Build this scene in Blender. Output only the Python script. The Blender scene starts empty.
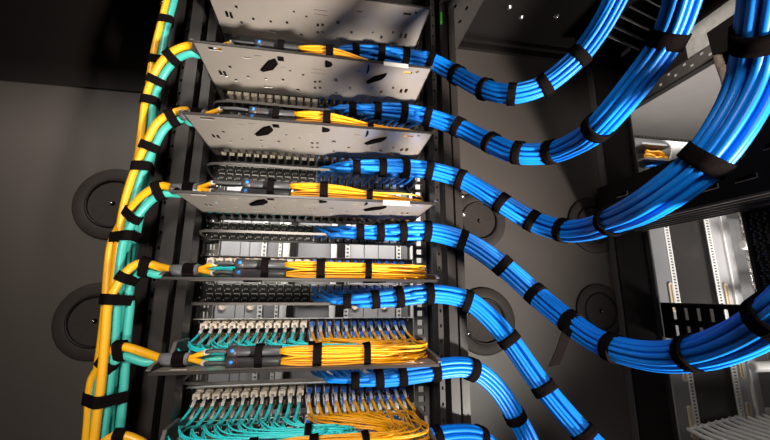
import bpy, bmesh, math, random
from mathutils import Vector, Matrix
random.seed(7)
SC = bpy.context.scene
COL = SC.collection
R = random.uniform

# ------------------------------------------------------------------ camera
Z0 = 1.35                      # height of the middle tray above the floor
F = 354.3                      # focal length in pixels of the 770 px frame
RI = Vector((0.9854, -0.1700, 0.0038)).normalized()
FW = Vector((0.1657, 0.9650, 0.2033)).normalized()
UP = RI.cross(FW).normalized(); RI = FW.cross(UP).normalized()
CAM = Vector((0.2671, -0.6553, Z0 - 0.0244))
def ray(u, v): return RI * ((u - 385) / F) - UP * ((v - 220) / F) + FW
def atY(u, v, Y): d = ray(u, v); return CAM + d * ((Y - CAM.y) / d.y)
def atX(u, v, X): d = ray(u, v); return CAM + d * ((X - CAM.x) / d.x)
def atZ(u, v, Z): d = ray(u, v); return CAM + d * ((Z - CAM.z) / d.z)
def atT(u, v, t): return CAM + ray(u, v) * t
def lerp(a, b, t): return a + (b - a) * t
def smooth(t): t = max(0., min(1., t)); return t * t * (3 - 2 * t)

cam = bpy.data.cameras.new('camera'); camo = bpy.data.objects.new('camera', cam); COL.objects.link(camo)
cam.sensor_width = 36; cam.lens = F / 770 * 36; cam.clip_start = .01
m = Matrix((RI, UP, -FW)).transposed().to_4x4(); m.translation = CAM
camo.matrix_world = m; SC.camera = camo

# ------------------------------------------------------------------ materials
def mat(name, col, rough=.5, metal=0., bump=0., scale=200., var=0., spec=.5, coat=0., emit=None, stretch=None, varscale=6.):
    M = bpy.data.materials.new(name); M.use_nodes = True
    nt = M.node_tree; b = nt.nodes['Principled BSDF']
    b.inputs['Base Color'].default_value = (*col, 1); b.inputs['Roughness'].default_value = rough
    b.inputs['Metallic'].default_value = metal; b.inputs['Specular IOR Level'].default_value = spec
    b.inputs['Coat Weight'].default_value = coat; b.inputs['Coat Roughness'].default_value = .15
    tc = nt.nodes.new('ShaderNodeTexCoord'); src = tc.outputs['Object']
    if stretch:
        mp = nt.nodes.new('ShaderNodeMapping'); mp.inputs['Scale'].default_value = stretch
        nt.links.new(src, mp.inputs[0]); src = mp.outputs[0]
    if bump:
        n = nt.nodes.new('ShaderNodeTexNoise'); n.inputs['Scale'].default_value = scale; n.inputs['Detail'].default_value = 4
        bp = nt.nodes.new('ShaderNodeBump'); bp.inputs['Strength'].default_value = bump; bp.inputs['Distance'].default_value = .002
        nt.links.new(src, n.inputs['Vector']); nt.links.new(n.outputs[0], bp.inputs['Height']); nt.links.new(bp.outputs[0], b.inputs['Normal'])
    if var:
        n2 = nt.nodes.new('ShaderNodeTexNoise'); n2.inputs['Scale'].default_value = varscale; n2.inputs['Detail'].default_value = 5
        rp = nt.nodes.new('ShaderNodeMix'); rp.data_type = 'RGBA'
        rp.inputs[6].default_value = (*[c * (1 - var) for c in col], 1); rp.inputs[7].default_value = (*[min(1, c * (1 + var)) for c in col], 1)
        nt.links.new(src, n2.inputs['Vector']); nt.links.new(n2.outputs[0], rp.inputs[0]); nt.links.new(rp.outputs[2], b.inputs['Base Color'])
    if emit:
        b.inputs['Emission Color'].default_value = (*emit[:3], 1); b.inputs['Emission Strength'].default_value = emit[3]
    return M
BLUE = mat('blue_pvc', (.003, .185, .70), .40, var=.12, spec=.35)
BLUEC = mat('pale_blue_boot', (.20, .38, .80), .35)
YEL = mat('yellow_pvc', (.80, .38, .008), .38, var=.08)
YELF = mat('yellow_fibre_pvc', (.80, .345, .004), .42, var=.12)
TEAL = mat('aqua_pvc', (.045, .38, .32), .38, var=.1)
TEALF = mat('aqua_fibre_pvc', (.03, .62, .64), .4, var=.1)
VEL = mat('hook_and_loop_fabric', (.006, .0045, .0045), 1., bump=.2, scale=900, var=.5, varscale=300., spec=.0)
GREYS = mat('grey_heat_shrink', (.13, .13, .14), .45)
BLKT = mat('black_tube', (.035, .034, .036), .45)
BLKS = mat('black_strand_tube', (.05, .05, .052), .5)
WHITE = mat('white_boot', (.52, .51, .50), .4)
BLUCON = mat('blue_connector', (.02, .14, .58), .35)
BEIGE = mat('beige_adapter', (.68, .58, .42), .45)
CREAM = mat('cream_connector', (.80, .68, .56), .45)
OLIVE = mat('olive_connector', (.16, .13, .07), .4)
DOT = mat('blue_dot', (.02, .22, .85), .4)
REDD = mat('red_band', (.5, .05, .02), .5)
TRAY = mat('taupe_painted_steel', (.38, .33, .29), .28, metal=.35, bump=.05, scale=700, var=.06, varscale=25.)
BLK = mat('black_painted_steel', (.009, .007, .0065), .45, spec=.18, bump=.08, scale=900, var=.15)
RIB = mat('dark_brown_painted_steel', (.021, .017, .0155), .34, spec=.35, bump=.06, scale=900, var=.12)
WALL = mat('dark_grey_painted_panel', (.054, .045, .040), .40, bump=.06, scale=1200, var=.08, varscale=3.)
RUB = mat('black_rubber', (.024, .019, .017), .6, spec=.15, bump=.05, scale=600, var=.15)
PANEL = mat('black_panel_metal', (.022, .020, .019), .4, spec=.3, bump=.05, scale=800)
JACK = mat('dark_jack_plastic', (.018, .018, .018), .4, spec=.2)
JACKG = mat('grey_jack_plastic', (.30, .28, .26), .4)
PIN = mat('bright_contact_metal', (.80, .74, .64), .35, metal=.2)
CHROME = mat('zinc_screw', (.7, .68, .64), .25, metal=1.)
BAR = mat('grey_bar_steel', (.14, .125, .115), .38, metal=.3)
GALV = mat('galvanised_steel', (.50, .48, .45), .35, metal=.15, var=.35, bump=.1, scale=60, varscale=60.)
PALE = mat('pale_grey_panel', (.46, .45, .46), .45, var=.06)
MIDG = mat('mid_grey_panel', (.24, .235, .24), .45, var=.08)
OFFW = mat('white_enamel', (.82, .80, .77), .4)
DKPAN = mat('charcoal_panel', (.040, .036, .034), .30, var=.2)
LABELM = mat('blank_label_film', (.55, .52, .48), .5)
GREEN = mat('green_tag_plastic', (.03, .28, .01), .5)
CEILM = mat('pale_textured_panel', (.42, .39, .37), .6, bump=.3, scale=40, var=.1, varscale=8.)
CORD = mat('brown_braided_cord', (.16, .12, .09), .8, bump=.9, scale=300, var=.6, varscale=120.)
FLOORM = mat('pale_floor_tile', (.45, .43, .40), .5, var=.08)

# ------------------------------------------------------------------ mesh builder
class MB:
    def __init__(s): s.v = []; s.f = []; s.sm = []; s.mi = []; s.cur = 0
    def add(s, vs, fs, sm=False):
        o = len(s.v); s.v += [Vector(p) for p in vs]
        for f in fs: s.f.append([i + o for i in f]); s.sm.append(sm); s.mi.append(s.cur)
        return s
    def box(s, x0, x1, y0, y1, z0, z1, b=0.):
        if b <= 0:
            return s.add([(x0,y0,z0),(x1,y0,z0),(x1,y1,z0),(x0,y1,z0),(x0,y0,z1),(x1,y0,z1),(x1,y1,z1),(x0,y1,z1)],
                  [(0,3,2,1),(4,5,6,7),(0,1,5,4),(1,2,6,5),(2,3,7,6),(3,0,4,7)])
        b = min(b, (x1-x0)*.45, (y1-y0)*.45, (z1-z0)*.45)
        pr = [(x0,y0+b),(x0+b,y0),(x1-b,y0),(x1,y0+b),(x1,y1-b),(x1-b,y1),(x0+b,y1),(x0,y1-b)]
        cx, cy = (x0+x1)/2, (y0+y1)/2
        ins = [(x0+b if x==x0 else (x1-b if x==x1 else x), y0+b if y==y0 else (y1-b if y==y1 else y)) for x,y in pr]
        vs = [(x,y,z0) for x,y in ins] + [(x,y,z0+b) for x,y in pr] + [(x,y,z1-b) for x,y in pr] + [(x,y,z1) for x,y in ins]
        fs = [tuple(range(7,-1,-1)), tuple(range(24,32))]
        for r in range(3):
            for i in range(8): j=(i+1)%8; fs.append((r*8+i, r*8+j, r*8+8+j, r*8+8+i))
        return s.add(vs, fs)
    def tube(s, pts, r, n=8, caps=True, sm=True):
        pts = [Vector(p) for p in pts]; fr = frames(pts); vs = []; fs = []
        for k, (p, (t, a, b)) in enumerate(zip(pts, fr)):
            rr = r[k] if isinstance(r, (list, tuple)) else r
            for i in range(n):
                th = 2*math.pi*i/n; vs.append(p + a*(rr*math.cos(th)) + b*(rr*math.sin(th)))
        for k in range(len(pts)-1):
            for i in range(n):
                j=(i+1)%n; fs.append((k*n+i, k*n+j, k*n+n+j, k*n+n+i))
        s.add(vs, fs, sm)
        if caps:
            o = len(s.v) - len(vs); L = len(pts)-1
            s.f.append([o+i for i in range(n-1,-1,-1)]); s.sm.append(False); s.mi.append(s.cur)
            s.f.append([o+L*n+i for i in range(n)]); s.sm.append(False); s.mi.append(s.cur)
        return s
    def band(s, pts, rin, rout, n=24, wob=0.):
        """closed sleeve wrapped round a path: outer face, inner face, two rims"""
        pts = [Vector(p) for p in pts]; fr = frames(pts); rings = []
        prof = [(0, rin), (0, rout*.985)] + [(k, rout) for k in range(len(pts))] + [(len(pts)-1, rout*.985), (len(pts)-1, rin)]
        w = [R(-wob, wob) for _ in range(4)]
        vs = []; 
        for k, rr in prof:
            p = pts[k]; t, a, b = fr[k]
            for i in range(n):
                th = 2*math.pi*i/n
                q = rr*(1 + w[0]*math.cos(2*th+w[1]*9) + w[2]*math.cos(3*th+w[3]*9))
                vs.append(p + a*(q*math.cos(th)) + b*(q*math.sin(th)))
        fs = []; m_ = len(prof)
        for k in range(m_):
            k2 = (k+1) % m_
            for i in range(n):
                j=(i+1)%n; fs.append((k*n+i, k*n+j, k2*n+j, k2*n+i))
        return s.add(vs, fs, True)
    def loopband(s, path2, x0, x1, th):
        """strap loop: closed 2D path in (y,z), extruded in x, thickness th outward"""
        n = len(path2); c = Vector((sum(p[0] for p in path2)/n, sum(p[1] for p in path2)/n))
        vs = []
        for x, e in ((x0,0),(x0,1),(x1,1),(x1,0)):
            for p in path2:
                d = (Vector(p)-c); q = Vector(p) + d.normalized()*th*e
                vs.append((x, q.x, q.y))
        fs = []
        for k in range(4):
            k2=(k+1)%4
            for i in range(n): j=(i+1)%n; fs.append((k*n+i,k*n+j,k2*n+j,k2*n+i))
        return s.add(vs, fs, False)
    def lathe(s, prof, c, axis='Y', n=40, sm=True):
        vs=[]; fs=[]; c=Vector(c)
        for (rr, h) in prof:
            for i in range(n):
                th=2*math.pi*i/n; a,b=rr*math.cos(th), rr*math.sin(th)
                vs.append(c + (Vector((a,h,b)) if axis=='Y' else Vector((a,b,h)) if axis=='Z' else Vector((h,a,b))))
        for k in range(len(prof)-1):
            for i in range(n): j=(i+1)%n; fs.append((k*n+i,k*n+j,k*n+n+j,k*n+n+i))
        fs.append(tuple(range(n))); fs.append(tuple((len(prof)-1)*n+i for i in range(n-1,-1,-1)))
        return s.add(vs, fs, sm)
    def plate(s, u0, u1, v0, v1, w0, w1, holes, f):
        """flat plate with rectangular through holes; f(u,v,w) -> xyz"""
        hs = [(max(u0,a),min(u1,b),max(v0,c),min(v1,d)) for a,b,c,d in holes]
        hs = [h for h in hs if h[1]-h[0]>1e-5 and h[3]-h[2]>1e-5]
        us = sorted(set([u0,u1]+[round(x,6) for h in hs for x in h[:2]])); vv = sorted(set([v0,v1]+[round(x,6) for h in hs for x in h[2:]]))
        def hole(i,j):
            if i<0 or j<0 or i>=len(us)-1 or j>=len(vv)-1: return True
            cu,cv=(us[i]+us[i+1])/2,(vv[j]+vv[j+1])/2
            return any(a<cu<b and c<cv<d for a,b,c,d in hs)
        nu=len(us); nv=len(vv); vs=[f(u,v,w) for w in (w0,w1) for v in vv for u in us]
        I=lambda i,j,k: k*nu*nv+j*nu+i
        fs=[]
        for j in range(nv-1):
            for i in range(nu-1):
                if hole(i,j): continue
                fs.append((I(i,j,0),I(i,j+1,0),I(i+1,j+1,0),I(i+1,j,0))); fs.append((I(i,j,1),I(i+1,j,1),I(i+1,j+1,1),I(i,j+1,1)))
                if hole(i-1,j): fs.append((I(i,j,0),I(i,j,1),I(i,j+1,1),I(i,j+1,0)))
                if hole(i+1,j): fs.append((I(i+1,j,0),I(i+1,j+1,0),I(i+1,j+1,1),I(i+1,j,1)))
                if hole(i,j-1): fs.append((I(i,j,0),I(i+1,j,0),I(i+1,j,1),I(i,j,1)))
                if hole(i,j+1): fs.append((I(i,j+1,0),I(i,j+1,1),I(i+1,j+1,1),I(i+1,j+1,0)))
        return s.add(vs, fs)
    def mesh(s, name, mats, off=Vector((0,0,0))):
        me = bpy.data.meshes.new(name)
        me.from_pydata([tuple(p - off) for p in s.v], [], s.f)
        me.polygons.foreach_set('use_smooth', s.sm)
        for m_ in (mats if isinstance(mats, (list, tuple)) else [mats]): me.materials.append(m_)
        me.polygons.foreach_set('material_index', s.mi)
        me.update(); b=bmesh.new(); b.from_mesh(me); bmesh.ops.recalc_face_normals(b, faces=b.faces); b.to_mesh(me); b.free(); return me

def frames(pts):
    n = len(pts); T = []
    for i in range(n):
        d = pts[min(i+1,n-1)] - pts[max(i-1,0)]
        T.append(d.normalized() if d.length > 1e-9 else Vector((1,0,0)))
    ref = Vector((0,0,1)) if abs(T[0].z) < .9 else Vector((0,1,0))
    a = (ref - T[0]*ref.dot(T[0])).normalized(); out = []
    for t in T:
        a = a - t*a.dot(t); a = a.normalized() if a.length > 1e-9 else t.orthogonal().normalized()
        out.append((t, a, t.cross(a)))
    return out
def spline(P, step=.008):
    """Catmull-Rom (centripetal-ish) through points, resampled"""
    P = [Vector(p) for p in P]; Q = [P[0]*2-P[1]] + P + [P[-1]*2-P[-2]]; out = []
    for i in range(1, len(Q)-2):
        p0,p1,p2,p3 = Q[i-1:i+3]
        n = max(2, int((p2-p1).length/step))
        t0=0.; t1=t0+max(1e-6,(p1-p0).length)**.5; t2=t1+max(1e-6,(p2-p1).length)**.5; t3=t2+max(1e-6,(p3-p2).length)**.5
        for k in range(n):
            t=t1+(t2-t1)*k/n
            A1=p0*((t1-t)/(t1-t0))+p1*((t-t0)/(t1-t0)); A2=p1*((t2-t)/(t2-t1))+p2*((t-t1)/(t2-t1)); A3=p2*((t3-t)/(t3-t2))+p3*((t-t2)/(t3-t2))
            B1=A1*((t2-t)/(t2-t0))+A2*((t-t0)/(t2-t0)); B2=A2*((t3-t)/(t3-t1))+A3*((t-t1)/(t3-t1))
            out.append(B1*((t2-t)/(t2-t1))+B2*((t-t1)/(t2-t1)))
    out.append(P[-1]); return out
def cut(path, c, w):
    """piece of a path of length w centred on the sample nearest c"""
    i = min(range(len(path)), key=lambda k: (path[k]-c).length)
    p = path[i]; t = (path[min(i+1,len(path)-1)] - path[max(i-1,0)]).normalized()
    return [p - t*w/2, p - t*w/6, p + t*w/6, p + t*w/2]

# ------------------------------------------------------------------ object helpers
ROOT = {}
def tag(o, label=None, cat=None, group=None, kind=None):
    if label: o['label'] = label
    if cat: o['category'] = cat
    if group: o['group'] = group
    if kind: o['kind'] = kind
    return o
def thing(name, label, cat, loc, group=None):
    o = bpy.data.objects.new(name, None); o.empty_display_size = .02; COL.objects.link(o); o.location = loc; ROOT[o] = Vector(loc)
    return tag(o, label, cat, group)
def rootof(o):
    while o.parent: o = o.parent
    return ROOT[o]
def obj(name, mb, mats, parent=None, label=None):
    """one mesh object; builder verts are in world coordinates"""
    if parent:
        off = rootof(parent)
        o = bpy.data.objects.new(name, mb.mesh(name, mats, off)); o.parent = parent
    else:
        n = len(mb.v); off = Vector((sum(p.x for p in mb.v)/n, sum(p.y for p in mb.v)/n, min(p.z for p in mb.v)))
        o = bpy.data.objects.new(name, mb.mesh(name, mats, off)); o.location = off; ROOT[o] = off
    COL.objects.link(o)
    if label: o['label'] = label
    return o
def inst(name, me, pos, parent, label=None):
    """another object on shared mesh data, placed at a world position"""
    o = bpy.data.objects.new(name, me); o.parent = parent
    base = rootof(parent); q = parent
    off = Vector((0,0,0))
    while q.parent: off += q.location; q = q.parent
    o.location = Vector(pos) - base - off; COL.objects.link(o)
    if label: o['label'] = label
    return o
def struct(name, mb, mats): return tag(obj(name, mb, mats), kind='structure')

ORD = ['topmost', 'second', 'third', 'fourth', 'fifth', 'sixth', 'lowest']     # trays counted from the top
S = .15056                                                                     # tray spacing
def zt(k): return Z0 + (4-k)*S
PX = lambda i: .001 + .02035*i
YC, YFB = .270, .285                                                           # copper and fibre panel faces

# ================================================================== SETTING
struct('floor', MB().box(-3, 4, -3.5, 3.5, -.05, 0), FLOORM)
WY = .36
wl = MB().box(-1.9, -.142, WY, WY+.02, .0, Z0+.83); struct('wall_left', wl, WALL)
# side of the bay far left, runs toward the viewer
struct('wall_side', MB().box(-1.92, -1.9, -.5, WY+.02, 0, Z0+.83), BLK)
# cabinet roof, with folded lines near the back wall
rf = MB().box(-1.9, 1.36, -.28, WY+.02, Z0+.83, Z0+.85)
rf.box(.67, 1.25, WY-.035, WY-.02, Z0+.815, Z0+.83); rf.box(.67, 1.25, WY-.012, WY, Z0+.80, Z0+.83)
struct('ceiling', rf, BLK)
struct('trim_2', MB().box(-1.9, -.15, WY-.006, WY-.001, Z0+.53, Z0+.83), BLK)

# --- round cable entry covers
def grommet(x, z, r, label):
    t = thing('cable_entry_grommet', label, 'grommet', (x, WY, Z0+z), 'round cable entry covers in the back panels')
    c = (x, WY, Z0+z)
    obj('outer_ring', MB().lathe([(r*.66,.001),(r*.66,-.006),(r*.70,-.0075),(r*.955,-.0065),(r*.99,-.0045),(r,.001)], c, n=64), RUB, t)
    obj('inner_rim', MB().lathe([(r*.615,-.001),(r*.615,-.008),(r*.63,-.0105),(r*.66,-.0105),(r*.685,-.0078),(r*.685,-.001)], c, n=64), BLK, t)
    fl = MB(); n = 8; g = .018
    for i in range(n):
        a0 = 2*math.pi*i/n + .2 + g*.25; a1 = 2*math.pi*(i+1)/n + .2 - g*.25; am=(a0+a1)/2
        vs = []
        for rr, h in ((.006,-.0045),(r*.30,-.0045),(r*.62,-.0045)):
            for a,dh in ((a0,0),(am,0),(a1,0)): vs.append((x+rr*math.cos(a), WY+h+dh, Z0+z+rr*math.sin(a)))
        o_ = len(vs); vs += [(p[0], p[1]+.0015, p[2]) for p in vs]
        fs = []
        for k in range(2):
            for j in range(2): fs.append((k*3+j,k*3+j+1,k*3+4+j,k*3+3+j)); fs.append((o_+k*3+j,o_+k*3+3+j,o_+k*3+4+j,o_+k*3+j+1))
        per=[0,1,2,5,8,7,6,3]
        for q in range(8): fs.append((per[q],per[(q+1)%8],o_+per[(q+1)%8],o_+per[q]))
        fl.add(vs, fs, False)
    obj('brush_flaps', fl, RUB, t)
    obj('centre_pin', MB().lathe([(.0001,-.0125),(.0022,-.0115),(.003,-.0095),(.003,-.006)], c, n=12), CHROME, t)
for u, v, rp, lab in [(114,204,36.5,'upper round grommet on the left panel behind the yellow riser'),
                      (96,321,38,'lower round grommet on the left panel behind the yellow riser'),
                      (478.5,221,28.5,'upper round grommet on the right panel beside the rack upright'),
                      (593,225,28.5,'upper round grommet on the right panel beside the dark corner post'),
                      (484,321,33,'lower round grommet on the right panel beside the rack upright'),
                      (600,311,27,'lower round grommet on the right panel beside the dark corner post')]:
    p = atY(u, v, WY); grommet(p.x, p.z-Z0, rp*(p-CAM).dot(FW)/F, lab)

# ================================================================== RACK UPRIGHTS
def upright(ribs, x0, x1, yb, label, screws):
    t = thing('rack_upright', label, 'upright', ((x0+x1)/2, yb, 0))
    obj('back_channel', MB().box(x0 if x0<0 else .550, -.036 if x0<0 else x1, yb, WY-.001, 0, Z0+.83), BLK, t)
    for a, b, yf in ribs:
        ho = [((a+b)/2-.0022,(a+b)/2+.0022, Z0-.5+j*.0333, Z0-.5+j*.0333+.007) for j in range(40)] if b-a < .014 else []
        mb = MB().plate(a, b, 0, Z0+.83, yf, yf+.002, ho, lambda u,v,w: (u,w,v))
        mb.box(a, a+.0018, yf+.002, yb, 0, Z0+.83); mb.box(b-.0018, b, yf+.002, yb, 0, Z0+.83)
        obj('rib', mb, RIB, t)
    for (x, y, z) in screws:
        mb = MB().lathe([(.0001,-.0055),(.0042,-.005),(.0046,-.0025),(.0046,0)], (x,y,z), n=10).box(x-.006,x+.006,y-.001,y+.003,z-.006,z+.006)
        obj('cage_nut', mb, CHROME, t)
scl = [Vector((-.142+R(0,.004), .158, atY(u,v,.16).z)) for u,v in [(176,5),(172,23),(146,176),(133,245),(124,330),(118,370),(113,395)]]
upright([(-.137,-.118,.158),(-.113,-.096,.15),(-.088,-.078,.172),(-.070,-.044,.150),(-.034,-.014,.160)], -.148, -.006, .205,
        'dark ribbed vertical rack upright between yellow riser and trays', scl)
scr = [Vector((.612, .178, atY(u,v,.18).z)) for u,v in [(456,196),(456,214),(458,312),(462,334)]]
upright([(.533,.545,.160),(.556,.576,.15),(.584,.602,.158)], .520, .620, .205,
        'dark ribbed vertical rack upright between trays and right panel', scr)
# square-punched mounting rails that carry the panels
def mount_rail(x0, x1, label):
    t = thing('mounting_rail', label, 'rack rail', ((x0+x1)/2, .292, Z0-.62))
    xm=(x0+x1)/2; ho=[(xm-.0085,xm+.0085,Z0-.6+j*.0235,Z0-.6+j*.0235+.014) for j in range(58)]
    obj('punched_face', MB().plate(x0,x1,Z0-.62,Z0+.82,.292,.2945,ho,lambda u,v,w:(u,w,v)), BAR, t)
    obj('side_flange', MB().box(x0-.003 if x0<.2 else x1, x0 if x0<.2 else x1+.003, .292, .332, Z0-.62, Z0+.82), BLK, t)
mount_rail(-.032, .004, 'square-hole mounting rail at the left ends of the panels')
mount_rail(.508, .546, 'square-hole mounting rail at the right ends of the panels')

# roof beam at upper right of the rack, running front to back
t = thing('roof_beam', 'dark punched beam running under the roof beside the rack top', 'beam', (.61, 0, Z0+.77))
hh = [(.60+dx, .606+dx, yy, yy+.014) for dx in (0,.034) for yy in [-.22+.052*i for i in range(10)]]
bm = MB().plate(.555,.672,-.28,WY,Z0+.765,Z0+.768,hh,lambda u,v,w:(u,v,w))
bm.box(.670,.673,-.28,WY,Z0+.768,Z0+.83); bm.box(.555,.558,-.28,WY,Z0+.768,Z0+.83)
obj('channel', bm, RIB, t)
for i in range(4):
    y=-.19+.12*i; obj('screw', MB().lathe([(.0001,-.003),(.004,-.0025),(.0042,0)], (.572,y,Z0+.765), axis='Z', n=10), CHROME, t)
p = atY(441,18,.147)
tag(obj('marker_strip', MB().box(p.x-.004,p.x+.003,.1435,.1500,p.z-.02,p.z+.018,.0015), GREEN), 'small green plastic marker strip high on the right upright', 'marker')
for u,v,lab in [(509,7,'small bright roof screw nearest the rack beam'),(521,17,'bright roof screw above the amber glint'),(556,16,'small roof screw furthest along toward the blue bundle')]:
    q = atZ(u,v,Z0+.83); tag(obj('roof_screw', MB().lathe([(.0001,-.008),(.006,-.007),(.007,-.003),(.010,-.002),(.010,0)], q, axis='Z', n=12), CHROME), lab, 'screw', 'screws in the cabinet roof')

# ================================================================== TRAYS
ZT1 = zt(1)
def hp(u, v, w, d):                       # a hole seen in the second tray, as a rectangle on the sheet
    p = atZ(u, v, ZT1); q=1.55 if w<.02 else 1.; return (p.x-w*q/2, p.x+w*q/2, p.y-d*q*.5, p.y+d*q*.5)
HOLES = [hp(*h) for h in [(215,49,.026,.010),(220.5,73,.004,.013),(225,74,.004,.014),(230,67,.004,.006),(236,80,.004,.006),(248,77,.004,.006),(266,79,.004,.005),
   (283,80,.004,.006),(247,58,.010,.003),(268,87,.012,.004),(303,75,.0035,.004),(318,70,.030,.003),(318,73.5,.030,.003),(315,82,.004,.007),(320,82,.004,.007),
   (315,88,.004,.007),(320,88,.004,.007),(298,90,.0045,.006),(336,80,.005,.008),(350,88,.004,.006),(358,71,.008,.003),(336,93,.004,.006),(381,92,.004,.008),(393,88,.003,.006),(391,98,.004,.006),
   (401,91,.004,.012),(406,91,.004,.012),(365,98,.010,.004),(408,73,.012,.005),(417,72,.004,.005),(372,88,.003,.004),(262,92,.003,.004),(290,71,.003,.004)]]
HOLES = [h for h in HOLES if h[2] > .004 and h[3] < .16 and h[0] > .004 and h[1] < .476]
# slots for the tie straps
HOLES += [(.158,.170,.004,.0055),(.158,.170,.052,.0535),(.333,.345,.004,.0055),(.333,.345,.052,.0535)]
base_mb = MB().plate(0,.48,0,.1635,0,.0015,HOLES,lambda u,v,w:(u,v,w))
base_me = base_mb.mesh('tray_sheet', TRAY)
shade_strip_me = MB().box(0,.48,-.0022,-.0001,-.0030,.0022,.0005).mesh('tray_shade_strip', RIB)  # dark strip paints the shade on the tray's front face
fl_mb = lambda sx: MB().add(
    [(sx*.001,y,z) for y,z in ((.0,0),(.1635,0),(.1635,.034),(.10,.034),(.088,.016),(.012,.010),(0,.004))] +
    [(sx*.001+.0015,y,z) for y,z in ((.0,0),(.1635,0),(.1635,.034),(.10,.034),(.088,.016),(.012,.010),(0,.004))],
    [tuple(range(6,-1,-1)), tuple(range(7,14))] + [(i,(i+1)%7,(i+1)%7+7,i+7) for i in range(7)])
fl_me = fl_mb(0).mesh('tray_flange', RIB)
rim = MB(); yz=[(.0,.004),(.012,.010),(.088,.016),(.10,.034),(.1635,.034)]
for (a,b) in zip(yz,yz[1:]): rim.add([(-.005,a[0],a[1]),(.0015,a[0],a[1]),(.0015,b[0],b[1]),(-.005,b[0],b[1]),(-.005,a[0],a[1]+.0015),(.0015,a[0],a[1]+.0015),(.0015,b[0],b[1]+.0015),(-.005,b[0],b[1]+.0015)],
     [(0,3,2,1),(4,5,6,7),(0,1,5,4),(1,2,6,5),(2,3,7,6),(3,0,4,7)])
rim_me = rim.mesh('flange_lip', BAR)
TRAYS=[]
for k in range(7):
    lab = ORD[k] + {0:' grey cable tray, cut off by the top of the picture',6:' grey cable tray with high sides, full of teal and yellow fibre'}.get(k, ' grey perforated cable tray from the top of the rack')
    if k==6: lab = 'lowest grey cable tray with raised sides holding teal and yellow fibre'
    t = thing('cable_tray', lab, 'tray', (0,0,zt(k)), 'cable trays stacked up the rack'); TRAYS.append(t)
    inst('sheet', base_me, (0,0,zt(k)), t)
    inst('shade_strip', shade_strip_me, (0,0,zt(k)), t)
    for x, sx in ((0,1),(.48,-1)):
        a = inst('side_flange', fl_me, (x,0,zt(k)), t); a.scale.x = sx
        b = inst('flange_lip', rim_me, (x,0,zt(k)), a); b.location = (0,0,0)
    for sx in (-.0045,.4815): obj('mounting_arm', MB().box(sx,sx+.003,.11,.2925,zt(k)+.001,zt(k)+.024,.0008), RIB, t)
    if k in (1,3):
        obj('blank_label', MB().box(.375,.428,-.0034,-.0023,zt(k)-.008,zt(k)+.0015,.0003), LABELM, t, 'pale blank label')

# ================================================================== PANELS
jack = MB()      # RJ45 jack: bezel ring with a dark cavity and contacts
def jackmesh(name, bez, pin=True):
    mb = MB(); w,h=.0078,.0098
    mb.plate(-w,w,-h,h,-.0035,.001,[(-.0056,.0056,-.0062,.0052)],lambda u,v,y:(u,y,v))
    mb.cur=1; mb.box(-.0056,.0056,.0006,.001,-.0062,.0052)
    mb.cur=2
    if pin:
        mb.box(-.0062,.0062,-.0040,-.0034,.0066,.0084); mb.box(-.0078,-.0066,-.0045,-.0034,-.0088,-.0048); 
        for i in range(4): mb.box(-.0042+i*.0024,-.0036+i*.0024,-.0012,.0006,-.0055,-.001)
        mb.box(.0068,.0078,-.0042,-.0034,.003,.009)
    return mb.mesh(name,[bez,JACK,PIN])
J_DARK = jackmesh('network_jack', JACK); J_GREY = jackmesh('network_jack_grey', JACKG)
CZ = (-.0115,-.0335)
for k in range(7):
    t = thing('copper_patch_panel', '%s copper patch panel, black jacks left and blue plugs right' % ORD[k], 'patch panel', (.2275,YC,zt(k)-.046), 'copper patch panels under the trays')
    mb = MB().box(-.030,.505,YC,YC+.02,zt(k)-.047,zt(k)-.0025,.001)
    obj('body', mb, PANEL, t)
    obj('lower_lip', MB().box(-.030,.505,YC-.008,YC,zt(k)-.0485,zt(k)-.0465,.0005), BAR, t)
    for r in (0,1):
        for i in range(24):
            inst('network_jack', J_GREY if i>=12 else J_DARK, (PX(i), YC, zt(k)+CZ[r]), t)
    for x in (-.0215,.490):
        for dz in (-.012,-.036):
            obj('screw', MB().lathe([(.0001,-.003),(.0035,-.0026),(.0037,0)],(x,YC,zt(k)+dz),n=10), CHROME, t)
# fibre panels: row of sloped beige adapters
ad = MB()
ad.add([(-.0075,-.012,.009),(.0075,-.012,.009),(.0075,0,.011),(-.0075,0,.011),(-.0075,-.018,-.004),(.0075,-.018,-.004),(.0075,0,-.010),(-.0075,0,-.010)],
       [(0,1,2,3),(4,7,6,5),(0,4,5,1),(1,5,6,2),(2,6,7,3),(3,7,4,0)])
ad.cur=1; ad.add([(-.0087,-.013,.0125),(-.0068,-.013,.0125),(-.0040,-.021,-.010),(-.0059,-.021,-.010),(-.0087,0,.0125),(-.0068,0,.0125),(-.0040,0,-.010),(-.0059,0,-.010)],
       [(0,1,2,3),(4,7,6,5),(0,4,5,1),(1,5,6,2),(2,6,7,3),(3,7,4,0)])
ad.cur=2; ad.box(-.0058,-.0006,-.0185,-.012,-.003,.0055); ad.box(.0006,.0058,-.0185,-.012,-.003,.0055)
AD = ad.mesh('fibre_adapter',[PANEL,BAR,BEIGE])
ad2 = MB(); ad2.v=list(ad.v); ad2.f=ad.f; ad2.sm=ad.sm; ad2.mi=ad.mi
AD2 = ad2.mesh('fibre_adapter_top',[CREAM,BAR,BEIGE])
FZ = (.0505,.0265)
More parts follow.
